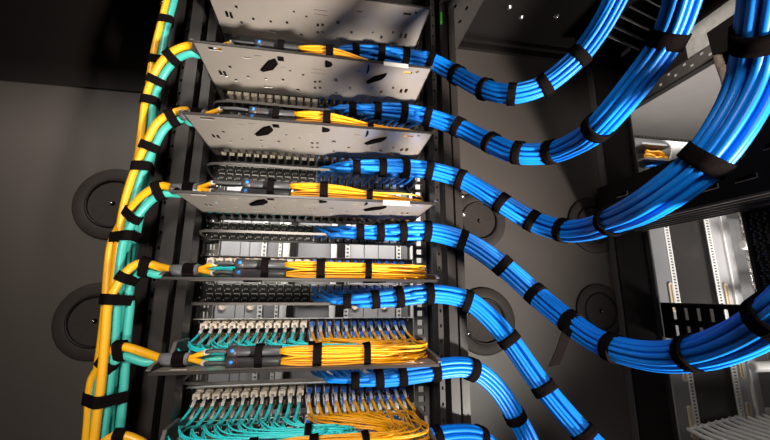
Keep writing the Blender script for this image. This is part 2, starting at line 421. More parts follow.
for k in range(1,7):
    t = thing('fibre_patch_panel', '%s fibre patch panel of beige adapters above the %s tray' % (ORD[k-1] if k>1 else 'first', ORD[k]), 'patch panel', (.2275,YFB,zt(k)+.008), 'fibre patch panels above the trays')
    t['label'] = 'fibre patch panel of small beige adapters just above the %s tray' % ORD[k]
    obj('body', MB().box(-.030,.505,YFB,YFB+.006,zt(k)+.008,zt(k)+.066,.001), PANEL, t)
    obj('top_shelf', MB().box(-.030,.505,YFB-.014,YFB,zt(k)+.0640,zt(k)+.066,.0004), OFFW if k>=5 else BAR, t)
    for r in (0,1):
        for i in range(24): inst('fibre_adapter', AD2 if (r==0 and i<12) else AD, (PX(i),YFB,zt(k)+FZ[r]), t)
    for x in (-.0215,.490):
        for dz in (.024,.058): obj('screw', MB().lathe([(.0001,-.003),(.0035,-.0026),(.0037,0)],(x,YFB,zt(k)+dz),n=10), CHROME, t)
# lacing bars
for k in range(7):
    z=zt(k)-.0465
    t = thing('lacing_bar', 'thin grey U-shaped lacing bar in front of the %s copper panel' % ORD[k], 'bar', (.2275,.14,z), 'cable lacing bars')
    pts=[(.490,.267,z-.001),(.490,.175,z),(.480,.146,z),(.455,.135,z),(.23,.134,z),(.028,.135,z),(.006,.146,z),(-.004,.175,z),(-.014,.267,z-.001)]
    P=spline(pts,.006); fr=frames(P); mb=MB(); vs=[]
    for p,(tt,a,b) in zip(P,fr):
        side=Vector((-tt.y,tt.x,0)).normalized()
        for du,dv in ((-.0012,-.0028),(.0012,-.0028),(.0012,.0028),(-.0012,.0028)): vs.append(p+side*du+Vector((0,0,dv)))
    fs=[(q*4+i,q*4+(i+1)%4,q*4+4+(i+1)%4,q*4+4+i) for q in range(len(P)-1) for i in range(4)]+[(0,1,2,3),((len(P)-1)*4+3,(len(P)-1)*4+2,(len(P)-1)*4+1,(len(P)-1)*4)]
    mb.add(vs,fs); obj('bar', mb, BAR, t)
    for x in (-.018,.486): obj('bracket', MB().box(x-.0015,x+.0085,.262,YC,z-.007,z+.007,.0012), BAR, t)

# ================================================================== BLUE NETWORK BUNDLES
BD=.0425
SLOT=[(0.0172,2*math.pi*i/12+.1) for i in range(12)]+[(.0098,2*math.pi*i/8+.3) for i in range(8)]+[(.0036,2*math.pi*i/4) for i in range(4)]
CR=.00405
# each: (u, v, px thickness) from the rack outward; straps as pixels along the way
BUN=[
 dict(k=0,v0=51,mid=[(356,50.5),(381,53.5),(405,57.5),(431,62)],out=[(457,75,19.3),(485,89,19.8),(512,94.5,20),(544,85.5,20.5),(562,72,21),(580,55.5,21.5),(600,28,22.5),(616,-2,23.5),(634,-45,25)],
      st=[(457,75),(485.5,89),(512,94.5),(544,85.5),(580,55.5)],lab='blue cable bundle rising out at the top, first from the top of the rack'),
 dict(k=1,v0=109,mid=[(353,109),(377,110.5),(403,112.5),(428,117)],out=[(458,127,19.5),(491,143,20),(518,153.5,20.5),(552,152.5,21.5),(578,142,24),(598,127.5,27),(633,87,30),(667,40,32),(682,-2,34),(692,-50,36)],
      st=[(458.5,127),(491,143),(518.5,153.5),(552.5,152.5),(597,128),(666,41)],lab='blue cable bundle passing below the first one, strapped near the upper right corner'),
 dict(k=2,v0=167,mid=[(357,167),(382,167.5),(405,168.5),(429,170.5)],out=[(461,179.5,19.5),(501,203,20),(532,221,20),(564,231,21.5),(590,229,24),(613,220.5,28),(655,200,36),(706,161,41),(730,128,42.5),(747,98,43),(758,65,44),(765,25,47),(771,-15,50),(776,-70,53)],
      st=[(461,179.5),(501.5,203),(532,221),(564,231),(613,220.5),(706,161),(764,32)],lab='thickest blue cable bundle sweeping up the right edge past the window opening'),
 dict(k=3,v0=233,mid=[(360,232),(380,232),(402,231.5),(427,231)],out=[(463,240,19.5),(502,265.5,20),(535,294,20.5),(570,322,22.5),(592,338,24),(614,348,26),(655,356,29),(695,353,33),(735,340,38.5),(772,319,44),(815,285,50)],
      st=[(463,240),(502,266),(535,294.5),(570.5,322),(614,348),(695,353),(776,316)],lab='blue cable bundle leaving at the right edge below the slotted beam'),
 dict(k=4,v0=302,mid=[(348,301.5),(375,299.5),(399,297),(429,293.5)],out=[(467,300,19.5),(490,318,20),(509,340,20.2),(544,388,21.5),(587,437,23),(612,462,24),(650,500,26)],
      st=[(467,300),(509,340),(544.5,388.5),(586,436)],lab='blue cable bundle curving down across the right panel to the bottom edge'),
 dict(k=5,v0=380,mid=[(355,380.5),(379,378.5),(402,375),(434,370)],out=[(455,367,19),(472,368.5,19.5),(495,386,19.5),(515,416,19.5),(532,450,19.5),(545,490,20)],
      st=[(472,368.5),(515,417)],lab='blue cable bundle beside the sixth tray bending steeply down'),
 dict(k=6,v0=458,mid=[(360,456),(385,452),(408,446),(436,438)],out=[(455,435,19),(476,436,19.5),(492,448,19.5),(510,475,19.5)],
      st=[(478,437)],lab='lowest blue cable bundle, just showing at the bottom edge'),
]
plug=MB().box(-.0050,.0050,-.016,-.0008,-.0055,.0050,.0012)
PLUG=plug.mesh('network_plug',BLUEC)
YB=.105
for b in BUN:
    k=b['k']; z=zt(k)
    pts=[]
    pa=atY(b['mid'][0][0],b['mid'][0][1],YB)
    pts.append(atY(317,b['v0'],YB+.012)); pts.append(atY(336,lerp(b['v0'],b['mid'][0][1],.5),YB+.004))
    for (u,v) in b['mid']: pts.append(atY(u,v,YB))
    tref=(pts[-1]-CAM).dot(FW)
    for j,(u,v,th) in enumerate(b['out']):
        t=F*BD/th; 
        pts.append(atT(u,v,lerp(tref,t,smooth((j+1)/3))))
    e=pts[-1]; d_=(pts[-1]-pts[-2]).normalized()
    if k<3: pts+=[Vector((e.x+d_.x*.05,e.y-.03,lerp(e.z,Z0+.829,.55))),Vector((e.x+d_.x*.06,e.y-.04,Z0+.829))]
    elif k==3: pts+=[e+Vector((.13,-.02,.12)),e+Vector((.20,-.03,.34)),Vector((e.x+.22,e.y-.03,Z0+.829))]
    else: pts+=[Vector((e.x+d_.x*.06,e.y+d_.y*.06,e.z-.16)),Vector((e.x+d_.x*.08,e.y+d_.y*.08,.03))]
    path=spline(pts,.007)
    # smooth depth a little
    for _ in range(6): path=[path[0]]+[(path[i-1]+path[i]*2+path[i+1])/4 for i in range(1,len(path)-1)]+[path[-1]]
    fr=frames(path); xe=pa.x+.085
    root=thing('network_cable_bundle',b['lab'],'cable bundle',path[0],'blue network cable bundles')
    L=0.; S_=[0.]
    for i in range(1,len(path)): L+=(path[i]-path[i-1]).length; S_.append(L)
    def scale_at(i):
        x=path[i].x if S_[i]<.4 else 9; return lerp(.40,1.,smooth((x-path[0].x)/.215))
    order=list(range(24)); random.Random(k).shuffle(order)
    for c in range(24):
        col=12+c//2; row=c%2; px=PX(col); sl=order[c]; r0,a0=SLOT[sl]
        r0*=R(.95,1.05); a0+=R(-.12,.12); ph=R(0,6.28); amp=R(.01,.05)
        zr=z+CZ[row]; 
        js=next(i for i in range(1,len(path)) if path[i].x>px+.036+.004*(c%3))
        body=[]
        for i in range(js,len(path)):
            t,a,bb=fr[i]; s=scale_at(i); th=a0+.9*S_[i]+amp*math.sin(S_[i]*9+ph)
            rr=r0*s*(1+.05*math.sin(S_[i]*14+ph))
            body.append(path[i]+a*(rr*math.cos(th))+bb*(rr*math.sin(th)))
        lead=[Vector((px,YC-.017,zr-.0003)),Vector((px+.0004,YC-.032,zr-.0015)),Vector((px+.003,YC-.054,zr-.006)),Vector((px+.011,lerp(YC-.054,body[0].y,.45),lerp(zr-.007,body[0].z,.35))),Vector((lerp(px+.010,body[0].x,.6),lerp(YC-.054,body[0].y,.78),lerp(zr-.006,body[0].z,.7)))]
        full=spline(lead+body[:3],.005)+body[3:]
        co=obj('network_cable',MB().tube(full,CR,8),BLUE,root)
        inst('network_plug',PLUG,(px,YC-.0035,zr-.0005),co)
    for j,(u,v) in enumerate(b['mid']+b['st']):
        # nearest path sample as seen from the camera
        def scr(p): d=p-CAM; w=d.dot(FW); return (385+F*d.dot(RI)/w-u)**2+(220-F*d.dot(UP)/w-v)**2
        i=min(range(len(path)),key=lambda q:scr(path[q])); s=scale_at(i)
        w=.0170 if j<4 else R(.0165,.020)
        ro=(.0172*s+CR)*1.06
        tt=fr[i][0]
        if j>=4:   # wrapped on a slight slant
            sl=(Vector((R(-1,1),R(-1,1),R(-1,1)))*.10+tt).normalized()
        else: sl=tt
        seg=[path[i]+sl*(w*q) for q in (-.5,-.17,.17,.5)]
        mb=MB().band(seg,ro*.94,ro+.0013,wob=.012)
        # overlapping end of the strap
        tb=frames(seg); ang=R(0,6.28); vs=[]; fs=[]; n=10
        for q,sg in ((0,-.46),(1,.46)):
            for e in (ro+.001,ro+.0028):
                for i2 in range(n):
                    th=ang+i2*.13; vs.append(path[i]+sl*(w*sg)+tb[0][1]*(e*math.cos(th))+tb[0][2]*(e*math.sin(th)))
        for i2 in range(n-1):
            A,B,C,D=i2,n+i2,2*n+i2,3*n+i2
            fs+=[(B,B+1,D+1,D),(A,C,C+1,A+1),(A,A+1,B+1,B),(C,D,D+1,C+1)]
        fs+=[(0,n,3*n,2*n),(n-1,3*n-1,4*n-1,2*n-1)]
        mb.add(vs,fs,False)
        so=obj('hook_and_loop_strap',mb,VEL,root)
        if k==3 and j==7:
            t0=atT(568,330,(path[i]-CAM).dot(FW)-.024); t1=atT(562,347,(path[i]-CAM).dot(FW)-.022); t2=atT(554,366,(path[i]-CAM).dot(FW)-.012)
            tp=spline([t0+Vector((.012,.0,.022)),t0,t1,t2],.006); ta=MB(); vs=[]; wd=RI*.0098+UP*.002; 
            for p in tp:
                for du,dv in ((-1,0),(1,0),(1,1),(-1,1)): vs.append(p+wd*du+FW*.0018*dv)
            fs=[(q*4+i_,q*4+(i_+1)%4,q*4+4+(i_+1)%4,q*4+4+i_) for q in range(len(tp)-1) for i_ in range(4)]+[(3,2,1,0),tuple((len(tp)-1)*4+q for q in range(4))]
            ta.add(vs,fs); obj('strap_tail',ta,VEL,so,'long loose strap tail hanging down')

# ================================================================== FIBRE TRUNKS AND THEIR BREAKOUTS
TR=.0071
# arcs of the yellow trunk in pixels (on the vertical plane of the riser)
ARC={1:[(146,104),(149,90),(154,74),(163,60),(175,50),(189,45.5)],
     2:[(128,196),(136,170),(147,141),(158,122),(171,113.5),(186,110)],
     3:[(119,242),(124,224),(131,209),(141,197),(152,189),(163,185.5)],
     4:[(113,302),(118,288),(123,276),(132,266.5),(143,262.5),(158,266.5)],
     5:[(101,378),(104,366),(108,355),(115,347.5),(126,347),(148,354)],
     6:[(96,462),(100,450),(106,441),(114,436),(126,436),(146,446)]}
# riser centre line (yellow) by height
RIS=[(95,520),(100,440),(106,380),(112,320),(116.5,270),(121.5,230),(128.5,195),(135,165),(139.5,140),(143,100),(145.5,70),(148,46),(154,22),(160,2),(167,-22),(176,-60)]
YR=.075
risw=[atY(u,v,YR) for u,v in RIS]
def riser_at(z):
    for a,b in zip(risw,risw[1:]):
        if a.z<=z<=b.z: return a.lerp(b,(z-a.z)/(b.z-a.z))
    return risw[0] if z<risw[0].z else risw[-1]
# slot of each trunk within the riser: dx, dy
YS={6:(-.0062,-.0325),5:(-.0135,-.0150),4:(.0084,-.0325),3:(-.0135,-.0005),2:(0,-.0062),1:(0,.0080),0:(0,.0222)}
TS={6:(.0297,-.0172),5:(.0012,-.0205),4:(.0290,-.0028),3:(.0155,-.0187),2:(.0145,-.004),1:(.0145,.0105),0:(.0142,.0248)}
SH={1:.020,2:.012,3:.013,4:.030,5:.030,6:.030}
STC={}
CELL=[]
for a in range(6):
    for b_ in range(8): CELL.append((-.0135+.0054*a+(.0027 if b_%2 else 0)+R(-.0011,.0011), .0045+.0040*b_+R(-.0009,.0009)))
CELL=sorted(CELL,key=lambda c:c[1])
def strand_y(k,i,r,d=0):
    px=PX(i); z=zt(k); zr=z+FZ[r]; g=random.Random(k*100+i*2+r+d*3331); h=lambda a,b:g.uniform(a,b)
    n=((i-12)*2+r)*2+d; oy,oz=CELL[(n*11+k*5)%48]; px+=(-.0016,.0016)[d]; flat={1:.18,2:.35,3:.62}.get(k,.92); ozf=.004+(oz-.004)*flat
    xr=min(max(px+.035,.425)+h(-.025,.010),.4735+h(-.004,.003)); 
    P=[(px+.001,YFB-.060,zr-.012),(px+.004,YFB-.078,zr-.019),(px+.012,YFB-.103,max(z+.010+ozf*.4,zr-.031)),(min(px+.034,xr-.006),.148,z+ozf*.7+.010),(lerp(px,xr,.78),.118,z+ozf*.7+.005),
       (xr-.002,.092,z+ozf),(xr+.003,.066,z+ozf+.001),(xr-.010,.040+oy*.8,z+ozf),(xr-.045,.026+oy,z+ozf)]
    P+=[(.350,.0245+oy+h(-.0015,.0015),z+ozf+h(0,.0015)),(.300,.0235+oy+h(-.0015,.0015),z+lerp(ozf,oz,.6)+h(-.001,.001)),(.262,.0235+oy*.95,z+oz*.98),(.228,.0235+oy*.8,z+oz)]
    ze=.0275 if oz>.0185 else .0095
    P+=[(.197,.024+oy*.42,z+ze+(oz-(.0265 if oz>.0185 else .0105))*.42)]
    return P
def strand_t(k,i,r,d=0):
    px=PX(i); z=zt(k); zr=z+FZ[r]; g=random.Random(k*100+i*2+r+7+d*991); px+=(-.0015,.0015)[d]; h=lambda a,b:g.uniform(a,b)
    q=1-i/11.; lay=.003+.020*((i*4+r*2+d)*7%48)/48; yy=lerp(.112,.070,q)+h(-.006,.006); xe=.330+h(-.050,.030)
    return [(px+.0005,YFB-.060,zr-.012),(px-.001,YFB-.078,zr-.019),(px-.004-.004*q,YFB-.108,max(z+.014,zr-.031)),(px-.003-.004*q,lerp(.150,yy,.35),z+lay+.012),(px+.012,lerp(.150,yy,.72),z+lay+.006),(px+.045,yy+.006,z+lay+.003),
            (max(px+.10,lerp(px,xe,.6)),yy-.004,z+lay+.003),(xe-.014,yy-.012,z+lay+.004),(xe,lerp(yy,.055,.5),z+lay+.005),(xe-.014,.055+h(-.003,.004),z+lay+.003),(.27,.052+h(-.006,.006),z+.006+lay*.8),(.225,.052+h(-.005,.005),z+.006+lay*.7)]
con=MB().box(-.0052,.0052,-.020,-.0005,-.0045,.0055,.001); con.box(-.0035,.0035,-.012,-.003,.0055,.0085,.0006)
CONB=con.mesh('fibre_connector',BLUCON)
con2=MB().box(-.0078,.0078,-.020,-.0005,-.0050,.0070,.001); con2.box(-.0040,.0040,-.012,-.003,.0070,.0088,.0006)
CONC=con2.mesh('fibre_connector_cream',CREAM); CONO=con.mesh('fibre_connector_olive',OLIVE)
def ring(c,x0,x1,r): return MB().lathe([(r*.8,x0-c[0]),(r,x0-c[0]+.001),(r,x1-c[0]-.001),(r*.8,x1-c[0])],c,axis='X',n=20)
def trunk(k,col):
    z=zt(k); yel=col=='yellow'
    dx,dy=(YS if yel else TS)[k]
    root=thing(('yellow' if yel else 'teal')+'_fibre_trunk',
       ('%s fibre trunk cable %s' % (col,'rising past all trays and out at the top edge' if k==0 else 'branching from the riser into the %s tray'%ORD[k])),
       'fibre cable',(riser_at(Z0-.75)+Vector((dx,dy,.012-riser_at(Z0-.75).z))),'%s fibre trunk cables in the riser'%col)
    # riser part
    zend = Z0+.852 if k==0 else atY(*ARC[k][0],YR).z
    pts=[]; zz=.012
    while zz<zend-.020:
        p=riser_at(zz); g=.0015*math.sin(zz*21+k*2+(0 if yel else 1)); pts.append(Vector((p.x+dx+g,p.y+dy,zz))); zz+=.05
    if k==0:
        path=spline(pts,.012)
    else:
        A=[]
        n=len(ARC[k])
        for j,(u,v) in enumerate(ARC[k]):
            w=smooth(j/3.); p=atY(u,v,lerp(YR+dy,.048,smooth(j/(n-1.)))); 
            sl=riser_at(p.z)+Vector((dx,dy,0)); w2=smooth((j+.25)/2.)
            if yel: q=sl.lerp(p,w2)
            else:
                a=ARC[k][max(0,j-1)]; b2=ARC[k][min(n-1,j+1)]; d=Vector((b2[0]-a[0],-(b2[1]-a[1]))).normalized(); nrm=Vector((d.y,-d.x))
                q=sl.lerp(p+Vector((nrm.x*.0152,.006*w,nrm.y*.0150)),w2)
            A.append(q)
        if yel: A+= [Vector((-.026+SH[k],.040,z+.0150)),Vector((-.018+SH[k],.038,z+.0150))]
        else: A+=[Vector((-.012,.056,z+.010)),Vector((.10,.056,z+.011))]
        path=spline(pts+A,.008)
    obj('jacket',MB().tube(path,TR,12),YEL if yel else TEAL,root)
    STC[(k,col)]=path
    if k==0: return
    if not yel:
        obj('breakout_tube',MB().tube([(.10,.056,z+.011),(.13,.056,z+.011),(.21,.052,z+.011)],[.0095,.0105,.0105],14),BLKT,root)
        for i in range(12 if k>2 else 0):
            for r in (0,1):
                for d in (0,1):
                    P=spline(strand_t(k,i,r,d)+[(.205,.052+R(-.005,.005),z+.011+R(-.005,.005))],.009)
                    s=obj('fibre_strand',MB().tube(P,.0015,5),TEALF,root)
                    if d: continue
                    inst('fibre_connector',CONC if r==0 else CONO,(PX(i),YFB-.0175,z+FZ[r]),s)
                    bt=MB()
                    for e in (-.0015,.0015): bt.tube([(PX(i)+e,YFB-.0365,z+FZ[r]),(PX(i)+e+.0002,YFB-.049,z+FZ[r]-.005),(PX(i)+e+.0004,YFB-.062,z+FZ[r]-.013)],[.0022,.0020,.0018],6)
                    obj('boot',bt,WHITE,s)
        return
    obj('sleeve',MB().tube(spline([(-.030+SH[k],.041,z+.0150),(-.01+SH[k],.037,z+.0150),(.018+SH[k],.033,z+.016)],.01),.0102,16),GREYS,root,'grey shrink sleeve')
    for q,(ye,ze) in enumerate(((.026,.0275),(.022,.0095))):
        ye_=ye
        fp=spline([(.016+SH[k],.033,z+.016),(.030+SH[k],.030,z+.016+(ze-.016)*.5),(.048+SH[k],ye,z+ze)],.006)
        fo=obj('fork_leg',MB().tube(fp,[.0064]+[.0046]*(len(fp)-1),10),YEL,root)
        lw=MB().tube([Vector(fp[-1])+Vector((-.007,.0004,-(ze-.017)*.12)),Vector(fp[-1])+Vector((-.001,0,0))],.0050,10); obj('white_wrap',lw,WHITE,fo,'white wrap')
        for yy in (-.0035,.0035):
            obj('furcation_tube',MB().tube(spline([(.045+SH[k],ye+yy,z+ze),(.090,ye+yy*1.3,z+ze+R(-.003,.003)),(.114,ye+yy,z+ze)],.01),.0030,8),BLKS,root)
        bt=obj('breakout_tube',MB().tube([(.112,ye,z+ze),(.120,ye,z+ze),(.1201,ye,z+ze),(.196,ye,z+ze),(.2,ye,z+ze)],[.0090,.0096,.0086,.0086,.0080],16),BLKT,root)
        obj('end_collar',ring((.118,ye,z+ze),.110,.126,.0096),BLKT,bt)
        obj('blue_dot',MB().lathe([(.0001,-.0016),(.0030,-.0012),(.0033,.001)],(.119,ye-.0092,z+ze+.002),n=12),DOT,bt,'blue dot')
        obj('red_band',ring((.128,ye,z+ze),.1275,.1292,.0090),REDD,bt,'thin red band')
    for i in range(12,24):
        for r in (0,1):
            for d in (0,1):
                s=obj('fibre_strand',MB().tube(spline(strand_y(k,i,r,d),.010),.00165,5),YELF,root)
                if d: continue
                inst('fibre_connector',CONB,(PX(i),YFB-.0175,z+FZ[r]),s)
                bt=MB()
                for e in (-.0016,.0016): bt.tube([(PX(i)+e,YFB-.0365,z+FZ[r]),(PX(i)+e,YFB-.049,z+FZ[r]-.0045),(PX(i)+e+.001,YFB-.062,z+FZ[r]-.013)],[.0022,.0021,.0019],6)
                obj('boot',bt,WHITE,s)
for k in range(7):
    trunk(k,'yellow'); trunk(k,'teal')

# straps around the riser and on its branches
def sup_loop(c, u, v, n, hu, hv, w, th, pw, mb=None):
    """rounded-rectangle strap loop round centre c, spanned by u,v, width w along n"""
    mb = mb or MB(); N=28; vs=[]
    for dn,e in ((-w/2,0),(-w/2,th),(w/2,th),(w/2,0)):
        for i in range(N):
            a=2*math.pi*i/N; ca,sa=math.cos(a),math.sin(a)
            vs.append(c+u*((hu+e)*math.copysign(abs(ca)**pw,ca))+v*((hv+e)*math.copysign(abs(sa)**pw,sa))+n*dn)
    fs=[(q*N+i,q*N+(i+1)%N,((q+1)%4)*N+(i+1)%N,((q+1)%4)*N+i) for q in range(4) for i in range(N)]
    return mb.add(vs,fs)
EX,EY,EZ=Vector((1,0,0)),Vector((0,1,0)),Vector((0,0,1))
def first_at(path,z):
    for p in path:
        if p.z>=z: return p
    return path[-1]
def hull(P):
    P=sorted(set((round(x,6),round(y,6)) for x,y in P)); cr=lambda o,a,b:(a[0]-o[0])*(b[1]-o[1])-(a[1]-o[1])*(b[0]-o[0])
    def half(Q):
        h=[]
        for p in Q:
            while len(h)>1 and cr(h[-2],h[-1],p)<=0: h.pop()
            h.append(p)
        return h[:-1]
    return half(P)+half(P[::-1])
def riser_strap(u,v,ks,lab):
    z=atY(u,v,YR-.015).z; pts=[first_at(STC[(j,c)],z) for j in ks for c in ('yellow','teal')]
    H=hull([(q.x+(TR+.0008)*math.cos(a*.3927),q.y+(TR+.0008)*math.sin(a*.3927)) for q in pts for a in range(16)])
    n=len(H); cx=sum(p[0] for p in H)/n; cy=sum(p[1] for p in H)/n; tx,ty=R(-.10,.10),R(-.05,.05); w=.0185; vs=[]
    for dz,e in ((-w/2,0),(-w/2,.0018),(w/2,.0018),(w/2,0)):
        for x,y in H:
            d=Vector((x-cx,y-cy)).normalized()*e; vs.append((x+d.x,y+d.y,z+dz+(x-cx)*tx+(y-cy)*ty))
    fs=[(q*n+i,q*n+(i+1)%n,((q+1)%4)*n+(i+1)%n,((q+1)%4)*n+i) for q in range(4) for i in range(n)]
    tag(obj('hook_and_loop_strap',MB().add(vs,fs),VEL),lab,'strap','black straps around the fibre riser')
riser_strap(98,398,[0,1,2,3,4,5],'black strap round the riser between the fifth and sixth tray branches')
riser_strap(113,300,[0,1,2,3,4],'black strap round the riser across the lower left grommet')
riser_strap(122,236,[0,1,2,3],'black strap round the riser at the foot of the upper left grommet')
riser_strap(136,165,[0,1,2],'black strap round the riser just above the upper left grommet')
riser_strap(149,95,[0,1],'black strap round the riser below the branch into the second tray')
riser_strap(151,49,[0],'black strap round the thin upper riser level with the second tray')
riser_strap(164,8,[0],'black strap round the riser at the very top edge')
def scr2(p): d=p-CAM; w=d.dot(FW); return Vector((385+F*d.dot(RI)/w,220-F*d.dot(UP)/w))
def branch_strap(k,u,v,lab):
    Y=STC[(k,'yellow')]; T=STC[(k,'teal')]; t2=Vector((u,v))
    i=min(range(len(Y)//3,len(Y)),key=lambda q:(scr2(Y[q])-t2).length); y=Y[i]
    tt=(Y[min(i+1,len(Y)-1)]-Y[i-1]).normalized()
    q=min(T,key=lambda p:abs((p-y).dot(tt))*3+(p-y).length); c=(y+q)/2; d=(q-y); d=d-tt*d.dot(tt); L=d.length; d.normalize(); o=tt.cross(d)
    tag(obj('hook_and_loop_strap',sup_loop(c,d,o,tt,L/2+TR+.0012,TR+.0016,.0165,.0018,.6),VEL),lab,'strap','black straps around the trunk branches')
for k,u,v,lab in [(1,153,80,'lower strap on'),(1,169,54,'upper strap on'),(2,146,144,'lower strap on'),(2,174,114,'upper strap on'),(3,129,214,'lower strap on'),(3,160,186.5,'upper strap on'),
                  (4,122,279,'lower strap on'),(4,148,264,'upper strap on'),(5,108,359,'lower strap on'),(5,121,347,'upper strap on'),(6,118,436,'strap on')]:
    branch_strap(k,u,v,'black %s the yellow and teal branch into the %s tray'%(lab,ORD[k]))
UND1=[(261,69),(269,60),(275,58),(278,63),(273,68.5),(263,70.5)]
UND2=[(366,81),(374,76),(387,72.7),(385,75.5),(381,78.5),(368,82.3)]
def under(mb,poly,k):
    P=[atZ(u,v,ZT1) for u,v in poly]; n=len(P); z=zt(k)
    o=[Vector((p.x,p.y,z-.0004)) for p in P]+[Vector((p.x,p.y,z-.0040)) for p in P]
    mb.add(o,[tuple(range(n)),tuple(range(2*n-1,n-1,-1))]+[(i,i+n,(i+1)%n+n,(i+1)%n) for i in range(n)])
for k in range(0,7):
    z=zt(k)
    if k>=1:
        mb=sup_loop(Vector((.163,.024,z+.0195)),EY,EZ,EX,.0135,.0185,.0125,.0018,.62); 
        under(mb,UND1,k)
        tag(obj('hook_and_loop_strap',mb,VEL),'black strap tying the pair of black breakout tubes down on the %s tray'%ORD[k],'strap','black straps holding fibre on the trays')
        mb=sup_loop(Vector((.262,.0245,z+.0190)),EY,EZ,Vector((.98,0,.1)).normalized(),.0185,.0180,.0155,.0018,.62)
        tag(obj('hook_and_loop_strap',mb,VEL),'wide black strap round the yellow strands midway along the %s tray'%ORD[k],'strap','black straps holding fibre on the trays')
        mb=sup_loop(Vector((.350,.0255,z+.0025+.0165*{1:.25,2:.4,3:.66}.get(k,1.))),EY,EZ,Vector((.9,-.25,.25)).normalized(),.021,.0172*{1:.25,2:.4,3:.66}.get(k,1.),.0125,.0018,.62); under(mb,UND2,k)
        tag(obj('hook_and_loop_strap',mb,VEL),'slanting black strap round the yellow strands near the right end of the %s tray'%ORD[k],'strap','black straps holding fibre on the trays')
        mb=sup_loop(Vector((.001+SH[k],.0355,z+.0152)),EY,EZ,EX,.0112,.0112,.019,.0018,.9)
        tag(obj('hook_and_loop_strap',mb,VEL),'black strap on the grey sleeve at the left end of the %s tray'%ORD[k],'strap','black straps holding fibre on the trays')
        if k>=4:
            mb=sup_loop(Vector((.250,.090,z+.017)),EY,EZ,EX,.024,.0145,.0125,.0018,.6)
            tag(obj('hook_and_loop_strap',mb,VEL),'small black strap round the teal strands at the middle of the %s tray'%ORD[k],'strap','black straps holding fibre on the trays')

# ================================================================== OPEN CABINET BEHIND THE RACK
def perf(x0,x1,y,z0,z1,pitch,lab_parent,name='punched_strip',m=OFFW):
    xm=(x0+x1)/2; w=(x1-x0); ho=[(xm-w*.22,xm+w*.30,z0+.004+i*pitch,z0+.004+i*pitch+pitch*.5) for i in range(int((z1-z0)/pitch))]
    return obj(name,MB().plate(x0,x1,z0,z1,y,y+.003,ho,lambda u,v,w_:(u,w_,v)),m,lab_parent)
YBK=.95; BX=lambda u: atY(u,250,YBK).x
def back_door(us, lab, flip):
    t=thing('equipment_door',lab,'cabinet door',(BX((us[0]+us[-1])/2),YBK,0),'pale equipment doors seen behind the rack')
    return t
z0,z1=0.,Z0+.62
td=back_door((203,300),'pale grey equipment door behind the left half of the rack',0)
def bp(t,a,b,y,m,name): obj(name,MB().box(BX(a),BX(b),y,y+.02,z0,z1,.002),m,t)
def slots(t,x,zs,w,h,y,m=OFFW):
    for zc in zs:
        mb=MB(); n=10; vs=[]
        for yy,e in ((y,0),(y-.006,.0),(y-.006,-.006),(y-.001,-.008)):
            for s_ in (1,-1):
                for i in range(n+1):
                    a=math.pi*i/n; vs.append((x+s_*math.cos(a)*(w/2+e) if True else 0,yy,zc+s_*((h-w)/2)+s_*math.sin(a)*(w/2+e)))
        N=2*n+2; fs=[(q*N+i,q*N+(i+1)%N,(q+1)*N+(i+1)%N,(q+1)*N+i) for q in range(3) for i in range(N)]+[tuple(3*N+i for i in range(N))]
        obj('slot_rim',mb.add(vs,fs),m,t)
bp(td,203,212,YBK-.03,OFFW,'edge_post'); perf(BX(215),BX(220),YBK-.02,z0,z1,.017,td)
bp(td,220.5,240,YBK,PALE,'panel'); bp(td,240.6,249,YBK-.004,PALE,'panel'); bp(td,249.6,262,YBK,PALE,'panel')
perf(BX(262.5),BX(267),YBK-.02,z0,z1,.017,td); bp(td,267,279,YBK+.01,MIDG,'filler_strip'); perf(BX(279),BX(282),YBK-.02,z0,z1,.017,td)
bp(td,283,290,YBK-.01,OFFW,'edge_post'); bp(td,291,297,YBK-.04,BLK,'dark_post')
slots(td,BX(228),(Z0-.045,Z0-.60),.030,.10,YBK-.001,CREAM); slots(td,BX(255),(Z0-.045,Z0-.60),.030,.10,YBK-.001,CREAM)
t2=thing('equipment_door','plain grey centre panel with pale fittings behind the middle of the rack','cabinet door',(BX(313),YBK+.03,z0),'pale equipment doors seen behind the rack')
bp(t2,297.5,331,YBK+.03,MIDG,'panel')
obj('cylinder_fitting',MB().tube([(BX(299),YBK+.005,Z0-.028),(BX(303),YBK+.005,Z0-.028),(BX(326),YBK+.005,Z0-.028),(BX(330),YBK+.005,Z0-.028)],[.012,.017,.017,.012],16),OFFW,t2)
td=back_door((331,412),'pale grey equipment door behind the right half of the rack',1)
bp(td,331,337,YBK-.01,OFFW,'edge_post'); bp(td,337,345,YBK-.03,BLK,'dark_post'); perf(BX(345),BX(349.5),YBK-.02,z0,z1,.017,td)
bp(td,350,364,YBK,PALE,'panel'); bp(td,364.6,378,YBK-.004,PALE,'panel'); bp(td,378.6,395,YBK,PALE,'panel')
perf(BX(395.5),BX(400),YBK-.02,z0,z1,.017,td); bp(td,400,408,YBK+.01,MIDG,'filler_strip'); bp(td,409,428,YBK-.03,OFFW,'edge_post')
slots(td,BX(356),(Z0-.045,Z0-.60),.030,.10,YBK-.001,CREAM); slots(td,BX(384),(Z0-.045,Z0-.60),.030,.10,YBK-.001,CREAM)
struct('wall_back',MB().box(-2.,4.,2.3,2.35,0,Z0+1.6),CEILM)

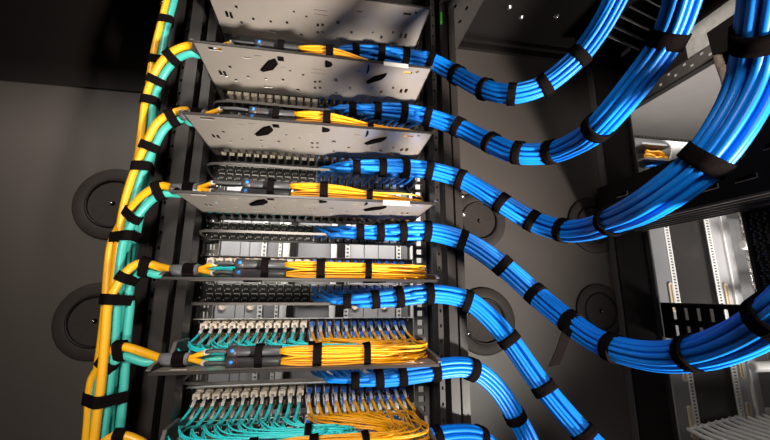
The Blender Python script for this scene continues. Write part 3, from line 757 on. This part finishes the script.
# ================================================================== CABINET SIDE WITH OPENINGS (right)
YP=.325; XS=atY(654,270,YP).x; XP=atY(613,220,YP).x; YE=YP-.004
zb0,zb1=atX(653,230,XS).z,atX(740,161,XS).z; zp1,zp0=atX(655,303,XS).z,atX(690,341,XS).z; zu0,zu1=atX(650,98,XS).z,min(Z0+.815,atX(612,65,XS).z)
t=thing('corner_post','tall black corner post with square holes at the right end of the right panel','post',(XS-.05,YP,0))
ho=[(XS-.026,XS-.017,Z0-.62+i*.0485,Z0-.62+i*.0485+.010) for i in range(30)]
obj('punched_face',MB().plate(XP,XS-.008,0,Z0+.83,YP,YP+.003,ho,lambda u,v,w:(u,w,v)),BLK,t)
obj('backing',MB().box(XP,XS-.008,YP+.012,WY-.002,0,Z0+.83),BAR,t)
obj('round_edge',MB().tube([(XS-.010,YP+.004,0),(XS-.010,YP+.004,Z0+.3),(XS-.010,YP+.004,Z0+.83)],.010,16),RIB,t)
wr = MB().box(.60, XP+.02, WY, WY+.02, .0, Z0+.83); struct('wall_right', wr, WALL)
# middle beam
XN=atZ(700,206,zb0).x
t=thing('side_beam','wide black slotted beam across the right side opening','beam',(XN,-.1,zb0))
SL=[(zz,[-.40+.074*i+o_ for i in range(9)]) for zz,o_ in ((lerp(zb0,zb1,.24),0),(lerp(zb0,zb1,.62),.014))]
ho=[(y0_,y0_+.038,zz,zz+.0095) for zz,ys in SL for y0_ in ys]
obj('slotted_face',MB().plate(-.42,YE,zb0,zb1,XN,XN+.003,ho,lambda u,v,w:(w,u,v)),BLK,t)
mb=MB().box(XN+.003,XS,-.42,YE,zb0+.002,zb0+.006)
for i in range(6):
    x=XN+.010+i*(XS-XN-.014)/6; mb.box(x,x+.006,-.42,YE,zb0-.003,zb0+.002)
obj('ribbed_underside',mb,BAR,t)
mb=MB().box(XN+.003,XS,-.42,YE,zb1-.003,zb1).box(XS-.003,XS,-.42,YE,zb0+.006,zb1-.003); obj('top_and_back',mb,BLK,t)
for zz,ys in SL:
    mb=MB()
    for y0_ in ys:
        mb.box(XN-.0012,XN+.0,y0_-.002,y0_+.040,zz-.0018,zz); mb.box(XN-.0012,XN+.0,y0_-.002,y0_,zz,zz+.0095)
    obj('slot_rims',mb,CHROME,t)
# lower slotted panel
t=thing('slotted_side_panel','black side panel with two rows of upright slots under the right opening','panel',(XS,0,zp0))
h_=zp1-zp0
ho=[(y0_,y0_+.011,zp0+h_*a,zp0+h_*(a+.33)) for a in (.56,.06) for y0_ in [-.33+.0355*i for i in range(18)]]
obj('slotted_sheet',MB().plate(-.42,YE,zp0,zp1,XS,XS+.003,ho,lambda u,v,w:(w,u,v)),BLK,t)
obj('top_edge',MB().box(XS-.002,XS+.02,-.42,YE,zp1-.002,zp1+.002),RIB,t)
# upper side panel
t=thing('side_header','upper side panel, silver above and dark punched below, at upper right','panel',(XS,0,zu0))
zs=atX(712,44,XS).z; zs1=atX(728,2,XS).z; ys=atX(686,44,XS).y
ho=[(y0_,y0_+.010,zz,zz+.008) for zz in (lerp(zu0,zs,.40),lerp(zu0,zs,.75)) for y0_ in [-.40+.05*i+(.02 if zz>lerp(zu0,zs,.5) else 0) for i in range(14)]]
obj('punched_sheet',MB().plate(-.42,YE,zu0+.005,zs,XS,XS+.003,ho,lambda u,v,w:(w,u,v)),BAR,t)
obj('lower_edge',MB().box(XS-.004,XS+.02,-.42,YE,zu0,zu0+.005,.001),RIB,t)
obj('silver_sheet',MB().box(XS-.004,XS+.003,-.42,ys,zs,zs1,.001),GALV,t)
obj('rear_sheet',MB().box(XS-.001,XS+.003,ys,YE,zs,zs1,.001),RIB,t)
if zu1>zs1+.004: obj('upper_edge',MB().box(XS-.012,XS+.003,-.42,YE,zs1,zu1,.001),BLK,t)
# roof vent; white slats stand in for blurred reflections
t=thing('roof_vent','slatted vent under the roof at the top right, pale slats for blurred reflections','vent',(1.05,0,Z0+.775))
xv=atZ(604,30,Z0+.775).x
obj('frame',MB().box(xv-.015,xv,-.25,.27,Z0+.775,Z0+.829).box(XS-.02,XS-.005,-.25,.27,Z0+.775,Z0+.829),BLK,t)
for i in range(13):
    y=-.245+i*.036; e=.05; x1=XS-.02
    mb=MB().add([(xv,y,Z0+.778),(x1,y+e,Z0+.778),(x1,y+e+.018,Z0+.812),(xv,y+.018,Z0+.812),(xv,y,Z0+.781),(x1,y+e,Z0+.781),(x1,y+e+.018,Z0+.815),(xv,y+.018,Z0+.815)],
      [(0,3,2,1),(4,5,6,7),(0,1,5,4),(1,2,6,5),(2,3,7,6),(3,0,4,7)])
    obj('reflection_slat',mb,OFFW if i%2==0 else PALE,t)

# uprights on the near right
xp=XS-.02; y1=atX(735,140,xp).y; y0_=y1-.085
t=thing('perforated_post','black perforated post above the slotted beam at the right edge','post',(xp,y1,zb1))
ho=[(yy,yy+.004,zb1+.010+.009*i,zb1+.014+.009*i) for yy in (y1-.018,y1-.034,y1-.064) for i in range(int((zu0-zb1-.02)/.009))]
obj('punched_face',MB().plate(y0_,y1,zb1,zu0,xp,xp+.003,ho,lambda u,v,w:(w,u,v)),BLK,t)
obj('backing',MB().box(xp+.010,xp+.012,y0_,y1,zb1,zu0),BAR,t); obj('flange',MB().box(xp,xp+.05,y1,y1+.003,zb1,zu0),RIB,t)
xp=XS-.03; y1=atX(748,240,xp).y
t=thing('brush_strip','dark bristly brush strip standing below the slotted beam at the right edge','brush',(xp,y1,zp1))
mb=MB()
for i in range(int((zb0-zp1-.01)/.0062)):
    for j in range(10):
        y=y1-.010-.014*j-.003*(i%2); z=zp1+.006+i*.0062; mb.box(xp+R(-.004,.004),xp+.014,y-.005,y,z,z+.0042)
obj('bristles',mb,BAR,t); obj('holder',MB().box(xp+.014,XS+.004,y1-.15,y1,zp1+.001,zb0+.001),BLK,t)
obj('edge_strip',MB().box(xp-.006,xp+.014,y1-.008,y1,zp1+.004,zb0-.004),RIB,t)
# hanging tag and cord
P=[atX(u,v,1.22) for u,v in [(706.5,33),(735,13.5),(738,46),(712.5,55)]]; mb=MB()
mb.add(P+[p+Vector((.006,.002,0)) for p in P],[(0,1,2,3),(7,6,5,4)]+[(i,i+4,(i+1)%4+4,(i+1)%4) for i in range(4)])
tag(obj('hanging_tag',mb,BLK),'black rectangular plate hanging under the upper right beam','tag')
mb=MB(); P=spline([atX(u,v,1.23) for u,v in [(716,46),(718,58),(723,72),(727,86),(729,104),(728,125)]],.004)
for q in range(3): mb.tube([p+Vector((.003*math.sin(i*.9+q*2.1),.005*math.cos(i*.9+q*2.1),0)) for i,p in enumerate(P)],.0055,7)
tag(obj('braided_cord',mb,CORD),'brown braided cord hanging below the black plate at upper right','cord')

# ================================================================== NEIGHBOURING BAY SEEN THROUGH THE OPENINGS
YN=.75; NX=lambda u: atY(u,265,YN).x
zl,zh=Z0-.72,Z0+.36
t=thing('bay_wall_panel','dark glossy panel between two punched grey strips beyond the right opening','panel',(NX(690),YN,zl))
obj('dark_panel',MB().box(NX(669),NX(713),YN+.01,YN+.02,zl,zh),DKPAN,t)
for a,b,c in ((656,667,672),(709,734,714)):
    if a<700:
        obj('grey_strip',MB().box(NX(a-4),NX(b),YN-.012,YN+.0,zl,zh,.002),MIDG,t); perf(NX(b),NX(c),YN-.014,zl,zh,.0135,t)
        slots(t,NX(b-1)-.012,(Z0-.035,Z0-.325,Z0-.55),.022,.13,YN-.013,BEIGE)
    else:
        perf(NX(a),NX(c),YN-.014,zl,zh,.0135,t); obj('grey_strip',MB().box(NX(c),NX(b),YN-.012,YN,zl,zh,.002),PALE,t)
        obj('fold',MB().box(NX(c+10),NX(c+11.5),YN-.022,YN-.012,zl,zh),OFFW,t)
        slots(t,NX(c+2)+.010,(Z0-.035,Z0-.325,Z0-.55),.022,.13,YN-.013,BEIGE)
struct('wall_bay',MB().box(NX(736),NX(736)+.9,YN+.05,YN+.06,zl,zh),MIDG)
t=thing('wire_ladder','bright wire ladder rack with rungs beside the brush strip','wire rack',(NX(738),YN-.06,zl))
xl=NX(738)-.02
for dx in (0,.028): obj('rail',MB().tube([(xl+dx,YN-.06,zl),(xl+dx,YN-.06,Z0),(xl+dx,YN-.06,zh)],.005,8),CHROME,t)
for i in range(17):
    z=zl+.03+i*.0635; obj('rung',MB().tube([(xl,YN-.065,z),(xl+.2,YN-.075,z+.003),(xl+.5,YN-.10,z+.008)],.0042,7),OFFW,t)
    obj('hook',MB().tube(spline([(xl-.004,YN-.065,z),(xl-.012,YN-.08,z+.012),(xl+.004,YN-.09,z+.022),(xl+.016,YN-.07,z+.012)],.008),.0065,7),CHROME,t)
for u,v,lab in ((742,245,'upper white cylinder lying on the wire ladder'),(752,303,'middle white cylinder lying on the wire ladder behind the blue bundle'),(752,367,'lowest white cylinder on the wire ladder below the blue bundle')):
    p=atY(u,v,YN-.11); tag(obj('white_cylinder',MB().tube([p,p+Vector((.01,0,0)),p+Vector((.30,-.03,.005)),p+Vector((.31,-.03,.005))],[.014,.021,.021,.014],18),OFFW),lab,'cylinder','white cylinders on the wire ladder')
p0=atY(688,430,YN-.03)
t=thing('wire_shelf','white wire shelf of parallel rods at the lower right','shelf',(p0.x,p0.y,p0.z))
obj('rear_rod',MB().tube([p0,p0+Vector((.25,.03,.018)),p0+Vector((.55,.066,.04))],.006,8),OFFW,t)
for i in range(13):
    a=p0+Vector((.042*i,.005*i,.003*i)); obj('rod',MB().tube([a+Vector((0,0,.004)),a+Vector((0,-.06,-.004)),a+Vector((0,-.62,-.006))],.0085,8),OFFW,t)
obj('front_rod',MB().tube([p0+Vector((-.01,-.55,-.012)),p0+Vector((.25,-.55,-.012)),p0+Vector((.55,-.55,-.012))],.006,8),OFFW,t)
# pale panel roof over the neighbouring bay, with a row of edge clips
YF_=1.35; zc=atY(665,137.5,YF_).z
cb=MB().box(XS+.03,3.2,-.45,YF_,zc,zc+.02); struct('ceiling_bay',cb,CEILM)
struct('trim_1',MB().box(1.95,1.953,-.45,YF_,zc-.0015,zc),MIDG)
t=thing('clip_strip','row of small bright clips along the far edge of the pale panel','strip',(2.6,YF_,zc-.02))
mb=MB()
for i in range(60): x=1.9+i*.03; mb.box(x,x+.017,YF_-.004,YF_+.004,zc-.012,zc)
obj('clips',mb,CHROME,t); obj('rail',MB().box(1.9,3.6,YF_,YF_+.006,zc-.02,zc),BAR,t)
YF2=1.75
def fp(u,v,y=YF2): return atY(u,v,y)
struct('wall_far',MB().box(fp(600,150).x,fp(800,150).x,2.0,2.02,Z0-.2,zc+.5),PALE)
t=thing('far_rack','distant grey rack with shelves of yellow and blue cable beyond the window opening','rack',(fp(655,146).x,YF2,0))
for (vv,m_) in ((146,MIDG),(160.5,BAR),(171,BAR),(184,MIDG)):
    obj('shelf',MB().box(fp(636,146).x,fp(690,146).x if vv>150 else fp(664,146).x,YF2-.06,YF2+.12,fp(650,vv+2).z,fp(650,vv).z),m_,t)
for uu in (636,690): obj('rack_post',MB().box(fp(uu,146).x,fp(uu,146).x+.03,YF2+.08,YF2+.12,0,fp(650,144.5).z),MIDG,t)
obj('back_sheet',MB().box(fp(636,146).x,fp(690,146).x,YF2+.12,YF2+.13,0,fp(650,146).z),PALE,t)
FARC=[('yellow',YELF,(646,152,664,155),'upper yellow cable bunch in the distant rack'),('yellow',YELF,(645,156,667,158),'lower yellow cable bunch in the distant rack'),
      ('blue',BLUE,(646,168,668,166),'uppermost blue cable bunch in the distant rack'),('blue',BLUE,(648,173,684,171),'middle blue cable bunch in the distant rack'),('blue',BLUE,(652,180,676,177),'lowest blue cable bunch in the distant rack')]
for nm,mm,(a,b,c,d),lab in FARC:
    mb=MB()
    for q in range(7):
        p=fp(a,b+R(-2,2),YF2+R(-.05,.02)); r=fp(c,d+R(-2,2),YF2+R(-.05,.02)); mb.tube(spline([p,p.lerp(r,.3)+Vector((0,0,R(-.02,.02))),p.lerp(r,.7)+Vector((0,0,R(-.02,.02))),r],.05),.012,6)
    tag(obj('far_cable_bunch',mb,mm),lab,'cables','cable bunches in the distant rack')
mb=MB(); n=10; top=[fp(661,138.5),fp(696,137)]; bot=[fp(668,166),fp(700,160)]
vs=[]
for i in range(n+1):
    tt=i/n; cv=.10*math.sin(math.pi*tt)
    for j in range(2):
        p=top[j].lerp(bot[j],tt); vs.append(p+Vector((-.03*math.sin(tt*3),-cv,0)))
vs+=[v+Vector((0,.02,0)) for v in vs]; o_=2*(n+1); fs=[]
for i in range(n): fs+=[(2*i,2*i+1,2*i+3,2*i+2),(o_+2*i,o_+2*i+2,o_+2*i+3,o_+2*i+1),(2*i,2*i+2,o_+2*i+2,o_+2*i),(2*i+1,o_+2*i+1,o_+2*i+3,2*i+3)]
fs+=[(0,o_,o_+1,1),(2*n,2*n+1,o_+2*n+1,o_+2*n)]
tag(obj('curved_white_sheet',mb.add(vs,fs,True),OFFW),'curved white sheet hanging beyond the right window opening','sheet')

# ================================================================== LIGHT
def area(name,loc,target,sx,sy,power,col=(1,.94,.86)):
    L=bpy.data.lights.new(name,'AREA'); L.shape='RECTANGLE'; L.size=sx; L.size_y=sy; L.energy=power; L.color=col
    o=bpy.data.objects.new(name,L); COL.objects.link(o); o.location=loc
    o.rotation_euler=(Vector(target)-Vector(loc)).to_track_quat('-Z','Y').to_euler(); return o
def sp(o,deg): o.data.spread=math.radians(deg); return o
sp(area('room_lamp_and_fill',(-.35,-1.55,Z0+1.50),(-.47,.36,Z0+.42),.5,.4,2.1),34)
sp(area('room_lamp_and_fill',(-.25,-1.5,Z0+.95),(1.29,-.16,Z0+.70),.4,.3,1.9),26)  # added fill for the silver sheet and upper bundles
sp(area('floor_bounce_fill',(1.72,-1.60,Z0-1.22),(.44,.14,Z0+.36),.22,.20,12),34)  # added area light standing for light bounced off the floor
sp(area('front_fill',(.05,-1.5,Z0+.42),(.25,.15,Z0-.14),.35,.35,4.2),62)  # added fill brightening the panels and lower trays from the front
area('aisle_lamp_behind',(.25,.60,Z0+.50),(.25,.95,Z0+.12),.9,.12,8,(1,.97,.93))
sp(area('bay_fill',(2.2,.05,Z0-.45),(2.0,.6,Z0+.9),.5,.3,11,(1,.96,.92)),120)  # added unseen fill lighting the bay ceiling from below
area('bay_fill',(2.1,.20,Z0+.50),(1.95,.75,Z0-.2),.5,.2,.3,(1,.96,.92))  # second added fill, faint, on the bay wall panel
area('far_lamp',(2.9,1.5,Z0+1.35),(2.9,1.9,Z0+.6),1.2,.25,5,(1,.97,.93))
W=bpy.data.worlds.new('world'); SC.world=W; W.use_nodes=True
W.node_tree.nodes['Background'].inputs[0].default_value=(1,.93,.86,1); W.node_tree.nodes['Background'].inputs[1].default_value=.03
SC.view_settings.view_transform='Standard'; SC.view_settings.look='None'; SC.view_settings.gamma=1; SC.view_settings.use_curve_mapping=False
SC.view_settings.exposure=0.
